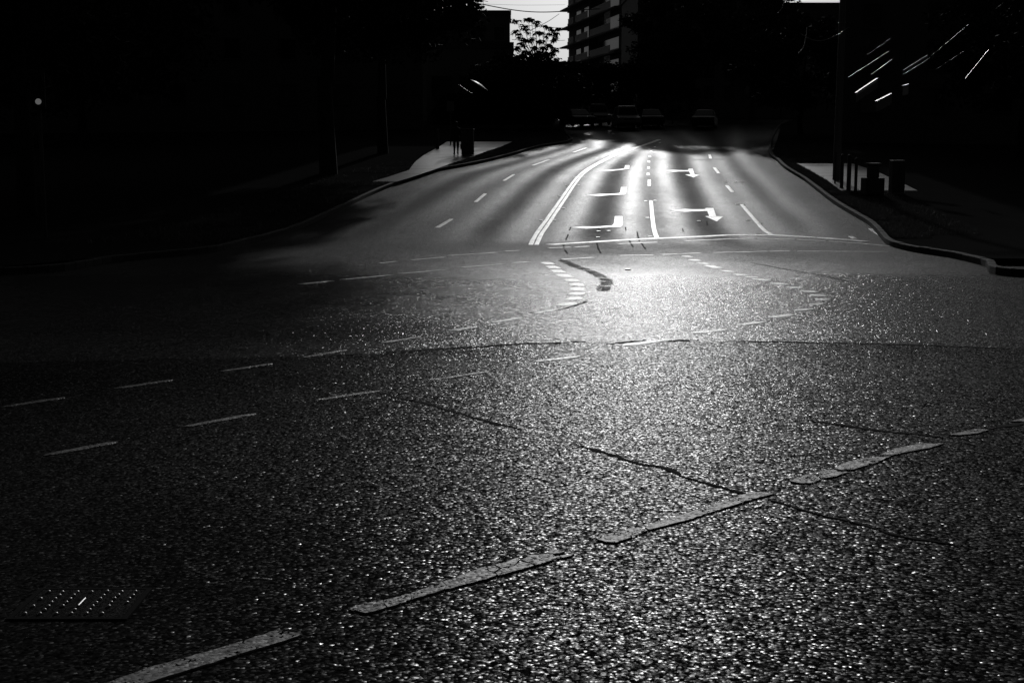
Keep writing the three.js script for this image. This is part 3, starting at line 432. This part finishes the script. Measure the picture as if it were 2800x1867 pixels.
// lines on the right that catch the low sun
const glints = [['upper of the two long bright wires on the right', [2321, 211], [2432, 140], 62, 0.015], ['shorter bright wire below the upper one on the right', [2383, 204], [2441, 163], 62, 0.016], ['upper of the two thin parallel wires on the right', [2472, 191], [2538, 150], 66, 0.006], ['lower of the two thin parallel wires on the right', [2472, 203], [2545, 158], 66, 0.007], ['long faint wire rising to the right of the two thin parallel ones', [2548, 152], [2650, 66], 68, 0.006], ['short faint wire above the upper long bright wire', [2372, 150], [2436, 105], 66, 0.005], ['faint wire low on the right below the short awning edge', [2560, 190], [2640, 138], 64, 0.005], ['steep bright wire near the right edge of the view', [2640, 216], [2705, 136], 58, 0.014]];
for (const [label, a, b, d, r] of glints) { const p = at(a[0], a[1], d), q = glintEnd(p, b[0], b[1]); wire(label, [p, p.clone().lerp(q, 0.5), q.clone()], r, wireMat, 'sunlit wires on the right'); }
wire('bright drooping cable end beside the power pole', [at(2208, 74, 60), at(2204, 105, 60), at(2197, 130, 60), at(2184, 146, 60)], 0.018, wireMat, 'sunlit wires on the right');
wire('slack cable drooping from the power pole', [at(2190, 92, 60), at(2225, 109, 60), at(2252, 110, 60), at(2290, 95, 60), at(2322, 74, 60)], 0.012, wireMat, 'sunlit wires on the right');
wire('short thin cable curving down at the top edge, left of the power pole', [at(2146, -10, 60), at(2143, 10, 60), at(2138, 24, 60), at(2128, 36, 60)], 0.01, wireMat, 'sunlit wires on the right');
{ // timber power pole on the right
  const d = 61, p = at(2301, 100, d), o = thing('power_pole', 'tall timber power pole on the right with a crossarm at the top edge', 'pole', [p.x, G(d) + KERB, -d]);
  const top = at(2304, -40, d).y - o.position.y;
  mesh('shaft', rod(V(0, -0.4, 0), V(0.03, top, 0), 0.17, 0.13, 14), M(0.22, 0.8), o);
  mesh('crossarm', box(2.2, 0.12, 0.1, 0, top - 0.5, 0.17), M(0.12, 0.9), o);
  for (const x of [-0.95, -0.4, 0.4, 0.95]) mesh('insulator', new THREE.CylinderGeometry(0.04, 0.055, 0.16, 10).translate(x, top - 0.36, 0.17), M(0.4, 0.3), o);
  mesh('pole_band', new THREE.TorusGeometry(0.15, 0.015, 6, 20).rotateX(Math.PI / 2).translate(0.02, at(2300, 62, d).y - o.position.y, 0), steel, o);
}
function awning(label, a, b, d, depth, mat) { // a shop awning: sloping roof sheet with a folded front edge
  const p = at(a[0], a[1], d), q = glintEnd(p, b[0], b[1]), o = thing('shop_awning', label, 'awning', [p.x, p.y, p.z], 0, 'shop awnings on the right'), e = q.clone().sub(p), up = EYEV.clone().sub(p).normalize().add(SUN).normalize();
  const back = V(0, 0, -1).addScaledVector(up, up.z).normalize(); // the sheet lies in the plane that mirrors the sun
  const quad = (o0, o1, y) => { const c = [V(0, y, 0).addScaledVector(back, o0), e.clone().add(V(0, y, 0)).addScaledVector(back, o0), e.clone().add(V(0, y, 0)).addScaledVector(back, o1), V(0, y, 0).addScaledVector(back, o1)], dn = V(0, -0.03, 0), pos = []; for (const t of [[0, 1, 2, 0, 2, 3]]) for (const i of t) pos.push(...c[i].toArray()); for (const t of [[0, 2, 1, 0, 3, 2]]) for (const i of t) pos.push(...c[i].clone().add(dn).toArray()); for (let i = 0; i < 4; i++) { const j = (i + 1) % 4; for (const v of [c[i], c[i].clone().add(dn), c[j], c[j], c[i].clone().add(dn), c[j].clone().add(dn)]) pos.push(...v.toArray()); } const g = new THREE.BufferGeometry(); g.setAttribute('position', new THREE.Float32BufferAttribute(pos, 3)); g.computeVertexNormals(); return g; };
  mesh('roof_sheet', quad(0.1, depth, 0.0), mat, o);
  mesh('front_gutter', rod(V(0, -0.02, 0), e.clone().add(V(0, -0.02, 0)), 0.022, 0.022, 8), wireMat, o);
  mesh('fascia', (() => { const g = box(1, 0.35, 0.03), m = new THREE.Matrix4(), x = e.clone(), y = V(0, 1, 0), z = x.clone().cross(y).normalize(); m.makeBasis(x, y, z); m.setPosition(e.x / 2, e.y / 2 - 0.26, e.z / 2); return g.applyMatrix4(m); })(), M(0.3, 0.7), o);
  return o;
}
const tin = M(0.3, 0.5, { metalness: 0.5 });
awning('longer sunlit metal awning edge on the right, left of the shorter one', [2343, 253], [2402, 213], 66, 0.28, tin);
awning('shorter sunlit metal awning edge on the right, nearer the road', [2398, 276], [2440, 255], 60, 0.28, tin);
awning('tiny sunlit awning edge on the right beyond the other two', [2471, 233], [2486, 229], 62, 0.2, tin);
{ // white canvas awning on the left with a bright brace below
  const d = 92, a = at(1286, 217, d), b = at(1334, 247, d), o = thing('canvas_awning', 'white curved canvas awning catching the sun on the left', 'awning', a.toArray()), e = b.clone().sub(a);
  const g = new THREE.BufferGeometry(), pos = [], idx = [], n = 12, m = 6; // a bowed sheet, pointed at both ends
  for (let i = 0; i <= n; i++) for (let j = 0; j <= m; j++) { const t = i / n, s = j / m - 0.5, w = Math.sin(Math.PI * t); pos.push(e.x * t + 0.1 * s * w, e.y * t + 0.22 * w * (0.25 - s * s) * 2 - 0.12 * s * w, e.z * t - s * 1.3 * w); }
  for (let i = 0; i < n; i++) for (let j = 0; j < m; j++) { const q = i * (m + 1) + j; idx.push(q, q + m + 1, q + 1, q + 1, q + m + 1, q + m + 2); }
  g.setAttribute('position', new THREE.Float32BufferAttribute(pos, 3)); g.setIndex(idx); g.computeVertexNormals();
  mesh('canvas', g, M(0.8, 0.5, { side: THREE.DoubleSide, transmission: 0.35 }), o);
  const p = at(1253, 231, d), q = glintEnd(p, 1292, 256); mesh('brace', rod(p.clone().sub(o.position), q.clone().sub(o.position), 0.02), wireMat, o);
}

// ------------------------------------------------------------------ signs, posts, bins, cabinet
{ // signal post whose round lamp glows faintly
  const d = 36, p = at(105, 278, d), o = thing('signal_post', 'post with one small round faintly glowing lamp at the far left', 'signal', [p.x, G(d) + KERB, -d], 0.25), y = p.y - o.position.y, black = M(0.02, 0.7);
  mesh('post', rod(V(0, -0.2, 0), V(0, y + 0.6, 0), 0.05, 0.05, 12), M(0.12, 0.7), o);
  mesh('housing', rbox(0.34, 0.95, 0.18, 0.03, 0, y + 0.28, 0.13), black, o);
  for (const k of [0, 1, 2]) { mesh('signal_lens', new THREE.SphereGeometry(0.115, 24, 8, 0, 6.283, 0, 0.7).rotateX(Math.PI / 2).translate(0, y + k * 0.29, 0.15), k ? M(0.03, 0.4) : new THREE.MeshStandardMaterial({ color: grey(0.1), roughness: 0.4, emissive: grey(1), emissiveIntensity: 0.9 }), o); mesh('visor', new THREE.CylinderGeometry(0.13, 0.13, 0.2, 24, 1, true, Math.PI * 0.6, Math.PI * 1.3).rotateX(Math.PI / 2).rotateZ(Math.PI).translate(0, y + k * 0.29, 0.3), M(0.02, 0.8, { side: THREE.DoubleSide }), o); }
}
const postMat = M(0.1, 0.7);
const post = (label, px, py, h, r) => { const [x, d] = P(px, py, KERB), o = thing('path_post', label, 'post', [x, G(d) + KERB - 0.02, -d], 0, 'dark posts beside the right footpath'); mesh('shaft', rod(V(0, 0, 0), V(0, h, 0), r, r * 0.96, 14), postMat, o); mesh('cap', new THREE.SphereGeometry(r * 1.08, 14, 8, 0, 6.283, 0, 1.57).translate(0, h - 0.01, 0), postMat, o); mesh('base_plate', new THREE.CylinderGeometry(r * 1.6, r * 1.7, 0.03, 14).translate(0, 0.03, 0), postMat, o); return o; };
post('thin dark post, first from the road, on the right footpath', 2284, 503, 1.3, 0.035); post('dark post, second from the road, on the right footpath', 2302, 515, 1.3, 0.07); post('thickest dark post, third from the road, on the right footpath', 2321, 522, 1.35, 0.085); post('dark post next to the bin on the right footpath', 2340, 528, 1.3, 0.06);
{ const [x, d] = P(2386, 534, KERB), o = thing('litter_bin', 'dark hooded litter bin beside the posts on the right footpath', 'bin', [x, G(d) + KERB, -d], 0.1); mesh('bin_body', rbox(0.72, 0.62, 0.6, 0.03, 0, 0.34, 0), postMat, o); mesh('hood', merged([rbox(0.36, 0.5, 0.4, 0.04, 0, 0.9, 0), rbox(0.5, 0.06, 0.5, 0.02, 0, 1.17, 0)]), postMat, o); mesh('bin_door', rbox(0.56, 0.46, 0.02, 0.008, 0, 0.34, 0.305), frameMat, o); for (const s of [-1, 1]) mesh('foot', box(0.06, 0.06, 0.5, s * 0.3, 0.0, 0), postMat, o); }
{ const [x, d] = P(2452, 530, KERB), o = thing('street_cabinet', 'tall dark street cabinet right of the litter bin', 'cabinet', [x, G(d) + KERB, -d], 0.1); mesh('cabinet_body', rbox(0.5, 1.25, 0.4, 0.02, 0, 0.64, 0), postMat, o); for (const s of [-1, 1]) mesh('cabinet_door', rbox(0.23, 1.1, 0.02, 0.006, s * 0.12, 0.66, 0.205), frameMat, o); mesh('plinth', box(0.54, 0.08, 0.44, 0, 0.02, 0), concrete, o); }
{ const [x, d] = P(1279, 425, KERB), o = thing('utility_cabinet', 'dark utility cabinet on the left footpath beside the walking person', 'cabinet', [x, G(d) + KERB + 0.02, -d], -0.1); mesh('cabinet_body', rbox(0.64, 1.35, 0.5, 0.025, 0, 0.69, 0), postMat, o); for (const s of [-1, 1]) { const dr = mesh('cabinet_door', rbox(0.29, 1.15, 0.02, 0.006, s * 0.155, 0.7, 0.255), frameMat, o); mesh('door_handle', box(0.02, 0.12, 0.03, -s * 0.1 + s * 0.155, 0.75, 0.27), steel, dr); } mesh('lid', rbox(0.7, 0.05, 0.56, 0.015, 0, 1.385, 0), postMat, o); }
{ const [x, d] = P(1232, 396, KERB), o = thing('sign_pole', 'slim dark sign pole throwing a long shadow on the left footpath', 'pole', [x, G(d) + KERB + 0.02, -d]); mesh('shaft', rod(V(0, -0.1, 0), V(0, 2.6, 0), 0.04, 0.04, 10), postMat, o); mesh('sign_plate', rbox(0.45, 0.6, 0.02, 0.008, 0, 2.35, 0.05), M(0.2, 0.7), o); }
{ const [x, d] = P(1196, 408, KERB), o = thing('bin_post', 'dark bollard at the left edge of the sunlit footpath', 'bollard', [x, G(d) + KERB, -d]); o.name = 'footpath_bollard'; mesh('shaft', rod(V(0, -0.1, 0), V(0, 1.1, 0), 0.11, 0.1, 14), postMat, o); mesh('cap', new THREE.SphereGeometry(0.1, 14, 8, 0, 6.283, 0, 1.57).translate(0, 1.09, 0), postMat, o); }
{ // service cover in the near left of the road
  const [x, d] = P(222, 1652), o = thing('service_cover', 'studded iron service cover set in the road at the lower left', 'cover', [x, G(d), -d], 0.0);
  const iron = M(0.6, 0.42, { metalness: 1 }), sl = Math.atan((G(d + 0.2) - G(d - 0.2)) / 0.4); o.rotation.x = sl;
  mesh('frame', merged([box(0.43, 0.012, 0.02, 0, 0.0, -0.175), box(0.43, 0.012, 0.02, 0, 0.0, 0.175), box(0.02, 0.012, 0.33, -0.205, 0.0, 0), box(0.02, 0.012, 0.33, 0.205, 0.0, 0)]), M(0.02, 1, { specularIntensity: 0.1 }), o);
  mesh('lid', box(0.386, 0.01, 0.326, 0, 0.0, 0), M(0.02, 0.6, { specularIntensity: 0.03, normalMap: stoneNormal }), o);
  const dome = new THREE.SphereGeometry(0.008, 12, 6, 0, 6.283, 0, 1.57);
  for (let c = 0; c < 7; c++) for (let r = 0; r < 7; r++) { if ((c === 3 && r > 1 && r < 5) || (c === 0 && r % 2) || (c === 6 && r > 3) || rnd() < 0.2) continue; const s = mesh('lid_stud', dome, iron, o); s.position.set(-0.165 + c * 0.055 + rr(-0.002, 0.002), 0.0062 - 0.002 * rnd(), -0.13 + r * 0.043 + rr(-0.002, 0.002)); }
  mesh('key_bar', new THREE.CapsuleGeometry(0.005, 0.085, 4, 10).rotateX(Math.PI / 2).translate(0, 0.008, 0), iron, o);
}

// ------------------------------------------------------------------ parked and waiting cars
const tyreMat = M(0.03, 0.85), rimMat = M(0.5, 0.35, { metalness: 1 }), lampMat = M(0.15, 0.2);
function carShape(prof, half) { // side outline [z, y] swept across with a tumblehome
  const n = prof.length, cols = [-1, -0.96, -0.6, 0, 0.6, 0.96, 1], pos = [], idx = [], w = cols.length;
  for (const [z, y, inset = 0] of prof) for (const c of cols) { const a = Math.abs(c); pos.push(c * (half - inset), y - (a === 1 ? 0.05 : a > 0.9 ? 0.015 : 0), z); }
  for (let i = 0; i < n; i++) { const q = ((i + 1) % n) * w, p = i * w; for (let j = 0; j < w - 1; j++) idx.push(p + j, p + j + 1, q + j, q + j, p + j + 1, q + j + 1); }
  const s = prof.map(([z, y]) => new THREE.Vector2(z, y)), tri = THREE.ShapeUtils.triangulateShape(s, []);
  for (const [a, b, c] of tri) { idx.push(a * w, b * w, c * w); idx.push(a * w + w - 1, c * w + w - 1, b * w + w - 1); }
  const g = new THREE.BufferGeometry(); g.setAttribute('position', new THREE.Float32BufferAttribute(pos, 3)); g.setIndex(idx); const f = g.toNonIndexed(); f.computeVertexNormals(); return f;
}
function makeCar(name, label, paintV, tall) { // front towards +z
  const o = thing(name, label, 'car', [0, 0, 0], 0, 'cars waiting on the hill beyond the crossing'), top = tall ? 1.78 : 1.45, body = M(paintV, 0.5, { specularIntensity: 0.5, side: THREE.DoubleSide });
  mesh('body', carShape([[2.18, 0.32], [2.22, 0.55], [2.12, 0.74], [1.2, tall ? 1.0 : 0.9], [-1.75, 0.95], [-2.15, 0.9], [-2.2, 0.5], [-2.12, 0.32]], 0.88), body, o);
  mesh('cabin', carShape(tall ? [[1.25, 0.94], [0.7, 1.7, 0.16], [0.45, top, 0.18], [-1.6, top, 0.18], [-2.05, 1.65, 0.15], [-2.12, 0.9]] : [[1.15, 0.88], [0.35, 1.38, 0.17], [0.1, top, 0.2], [-0.95, top - 0.02, 0.2], [-1.25, 1.38, 0.18], [-1.9, 0.92]], 0.83), body, o);
  const pane = (a, b, c, d) => { const g = new THREE.BufferGeometry(); g.setAttribute('position', new THREE.Float32BufferAttribute([...a, ...b, ...c, ...a, ...c, ...d], 3)); g.computeVertexNormals(); return g; };
  const wz = tall ? [1.18, 1.04, 0.78, 1.6] : [1.06, 0.96, 0.46, 1.33];
  const gm = M(0.02, 0.3, { side: THREE.DoubleSide, specularIntensity: 0.4 });
  mesh('windscreen', pane([-0.74, wz[1], wz[0] + 0.03], [0.74, wz[1], wz[0] + 0.03], [0.6, wz[3], wz[2] + 0.03], [-0.6, wz[3], wz[2] + 0.03]), gm, o);
  for (const s of [-1, 1]) {
    mesh('side_window', pane([s * 0.835, 1.0, 0.9], [s * 0.835, 1.0, -1.3], [s * 0.7, tall ? 1.62 : 1.35, -1.0], [s * 0.7, tall ? 1.62 : 1.35, 0.35]), gm, o);
    mesh('headlight', rbox(0.34, 0.13, 0.1, 0.03, s * 0.62, 0.68, 2.13), lampMat, o);
    mesh('door_mirror', rbox(0.18, 0.13, 0.1, 0.03, s * 0.96, 1.0, 0.85), body, o);
    for (const z of [1.35, -1.4]) { const t = mesh('wheel', new THREE.TorusGeometry(0.24, 0.09, 10, 24).rotateY(Math.PI / 2).translate(s * 0.8, 0.32, z), tyreMat, o); mesh('rim', new THREE.CylinderGeometry(0.19, 0.19, 0.12, 16).rotateZ(Math.PI / 2).translate(s * 0.82, 0.32, z), rimMat, t); }
  }
  mesh('bumper', rbox(1.66, 0.16, 0.12, 0.04, 0, 0.42, 2.2), body, o); mesh('grille', box(0.8, 0.14, 0.03, 0, 0.6, 2.2), tyreMat, o);
  return o;
}
const put = (c, px, d, turn) => { const p = at(px, 300, d); c.position.set(p.x, G(d) + 0.01, -d); c.rotation.set(0, turn, 0); c.rotateX(-Math.atan((G(d + 1) - G(d - 1)) / 2) * Math.cos(turn)); return c; };
const sedan = put(makeCar('waiting_car', 'dark low car with a bright roof edge, second from the left in the far row', 0.02, false), 1580, 114, 0.25);
const van = put(makeCar('waiting_van', 'pale tall car next to the bright-roofed low car in the far row', 0.25, true), 1628, 117, 0.2); van.userData.category = 'car';
const again = (c, label, px, d, turn) => { const r = c.clone(); r.name = numbered(c.name.replace(/_\d{3}$/, '')); r.userData = { ...c.userData, label }; scene.add(r); return put(r, px, d, turn); };
again(van, 'tall car with one bright windscreen pillar in the middle of the far row', 1712, 112, 0.05);
again(sedan, 'dark low car with a long bright roof line, right of the middle car', 1780, 114, 0.0);
again(sedan, 'low car with two bright window pillars at the right end of the far row', 1928, 113, -0.2);
scene.children.forEach((c) => { if (c.userData.group === undefined) delete c.userData.group; });

// ------------------------------------------------------------------ person walking on the left footpath
{
  const [x, d] = P(1247, 425, KERB), bones = [], cap = (a, b, r0, r1) => bones.push([V(...a), V(...b), r0, r1]);
  // metres; +z towards the camera, mid-stride
  cap([0, 0.95, 0], [0, 1.18, 0.01], 0.15, 0.14); cap([0, 1.15, 0.01], [0, 1.4, 0], 0.15, 0.12); cap([-0.14, 1.4, 0], [0.14, 1.4, 0], 0.085, 0.085); cap([0, 1.42, 0], [0, 1.54, 0.02], 0.06, 0.055);
  cap([-0.09, 0.92, 0], [-0.1, 0.5, 0.12], 0.095, 0.062); cap([-0.1, 0.5, 0.12], [-0.1, 0.09, 0.02], 0.06, 0.042); cap([-0.1, 0.06, 0.0], [-0.11, 0.04, 0.18], 0.045, 0.035);
  cap([0.09, 0.92, 0], [0.1, 0.52, -0.02], 0.095, 0.062); cap([0.1, 0.52, -0.02], [0.12, 0.16, -0.26], 0.06, 0.042); cap([0.12, 0.12, -0.28], [0.12, 0.04, -0.14], 0.045, 0.035);
  cap([-0.19, 1.38, 0], [-0.24, 1.1, -0.06], 0.055, 0.042); cap([-0.24, 1.1, -0.06], [-0.24, 0.86, 0.04], 0.042, 0.03);
  cap([0.19, 1.38, 0], [0.25, 1.1, 0.02], 0.055, 0.042); cap([0.25, 1.1, 0.02], [0.26, 0.86, 0.1], 0.042, 0.03);
  const hands = [];
  for (const [s, w] of [[-1, [-0.24, 0.84, 0.045]], [1, [0.26, 0.84, 0.105]]]) {
    const hb = []; const hc = (a, b, r0, r1) => hb.push([V(w[0] + a[0], w[1] + a[1], w[2] + a[2]), V(w[0] + b[0], w[1] + b[1], w[2] + b[2]), r0, r1]);
    hc([0, 0.03, 0], [0, -0.06, 0.01], 0.028, 0.03); for (let f = 0; f < 4; f++) { const z = -0.03 + f * 0.021, L = [0.06, 0.07, 0.075, 0.065][f]; hc([0, -0.075, z], [-s * 0.008, -0.075 - L * 0.6, z + 0.004], 0.0085, 0.008); hc([-s * 0.008, -0.075 - L * 0.6, z + 0.004], [-s * 0.03, -0.075 - L, z + 0.006], 0.008, 0.007); }
    hc([0, -0.02, 0.03], [-s * 0.012, -0.065, 0.058], 0.011, 0.009); hands.push(hb);
  }
  const head = [[V(0, 1.63, 0.02), V(0, 1.7, 0.005), 0.085, 0.095], [V(0, 1.585, 0.06), V(0, 1.6, 0.05), 0.045, 0.05], [V(0, 1.635, 0.115), V(0, 1.66, 0.1), 0.014, 0.009], [V(-0.088, 1.645, 0.0), V(-0.09, 1.67, 0), 0.018, 0.02], [V(0.088, 1.645, 0), V(0.09, 1.67, 0), 0.018, 0.02], [V(0, 1.52, 0.02), V(0, 1.58, 0.02), 0.055, 0.055], [V(-0.02, 1.597, 0.108), V(0.02, 1.597, 0.108), 0.008, 0.008]];
  const ba = V(0, 0, 0), pa = V(0, 0, 0);
  const field = (list, blend) => (p) => { let s = 1e9; for (const [a, b, r0, r1] of list) { ba.subVectors(b, a); pa.subVectors(p, a); const h = Math.max(0, Math.min(1, pa.dot(ba) / ba.lengthSq())), q = pa.addScaledVector(ba, -h).length() - (r0 + (r1 - r0) * h), k = Math.max(blend - Math.abs(s - q), 0) / blend; s = Math.min(s, q) - k * k * blend * 0.25; } return s; };
  function polygonise(f, c, size, res) {
    const mc = new MarchingCubes(res, new THREE.MeshBasicMaterial(), false, false, 120000); mc.isolation = 0; const v = V(0, 0, 0), hf = size / 2;
    for (let k = 0; k < res; k++) for (let j = 0; j < res; j++) for (let i = 0; i < res; i++) { v.set(c.x + (i / (res / 2) - 1) * hf, c.y + (j / (res / 2) - 1) * hf, c.z + (k / (res / 2) - 1) * hf); mc.field[i + j * res + k * res * res] = -f(v); }
    mc.update(); const g = new THREE.BufferGeometry(), n = mc.count; g.setAttribute('position', new THREE.Float32BufferAttribute(mc.positionArray.slice(0, n * 3), 3)); g.setAttribute('normal', new THREE.Float32BufferAttribute(mc.normalArray.slice(0, n * 3), 3));
    g.scale(hf, hf, hf).translate(c.x, c.y, c.z); return g;
  }
  const o = thing('person', 'person in dark clothes walking on the sunlit left footpath carrying a bag', 'person', [x, G(d) + KERB + 0.02, -d], 0.15);
  mesh('body', merged([polygonise(field(bones, 0.06), V(0, 0.8, 0), 1.7, 100), polygonise(field(head, 0.03), V(0, 1.64, 0.02), 0.34, 64), ...hands.map((h) => polygonise(field(h, 0.012), h[0][0].clone().add(V(0, -0.07, 0.01)), 0.24, 64))]), M(0.06, 0.85), o);
  mesh('hair', new THREE.SphereGeometry(0.108, 20, 12, 0, 6.283, 0, 1.75).rotateX(-0.45).translate(0, 1.7, -0.005), M(0.02, 0.7), o);
  const bag = thing('hand_bag', 'small dark bag held in the right-hand side hand of the walking person', 'bag', [0, 0, 0]); bag.position.copy(o.position).add(V(0.28, 0, 0.06).applyEuler(o.rotation));
  mesh('bag_body', rbox(0.1, 0.3, 0.32, 0.03, 0, 0.45, 0), M(0.05, 0.8), bag); mesh('bag_strap', new THREE.TorusGeometry(0.1, 0.008, 6, 20, Math.PI).rotateY(Math.PI / 2).scale(1, 1.7, 1).translate(0, 0.59, 0), M(0.05, 0.8), bag);
}
shade(scene);
renderer.render(scene, camera);
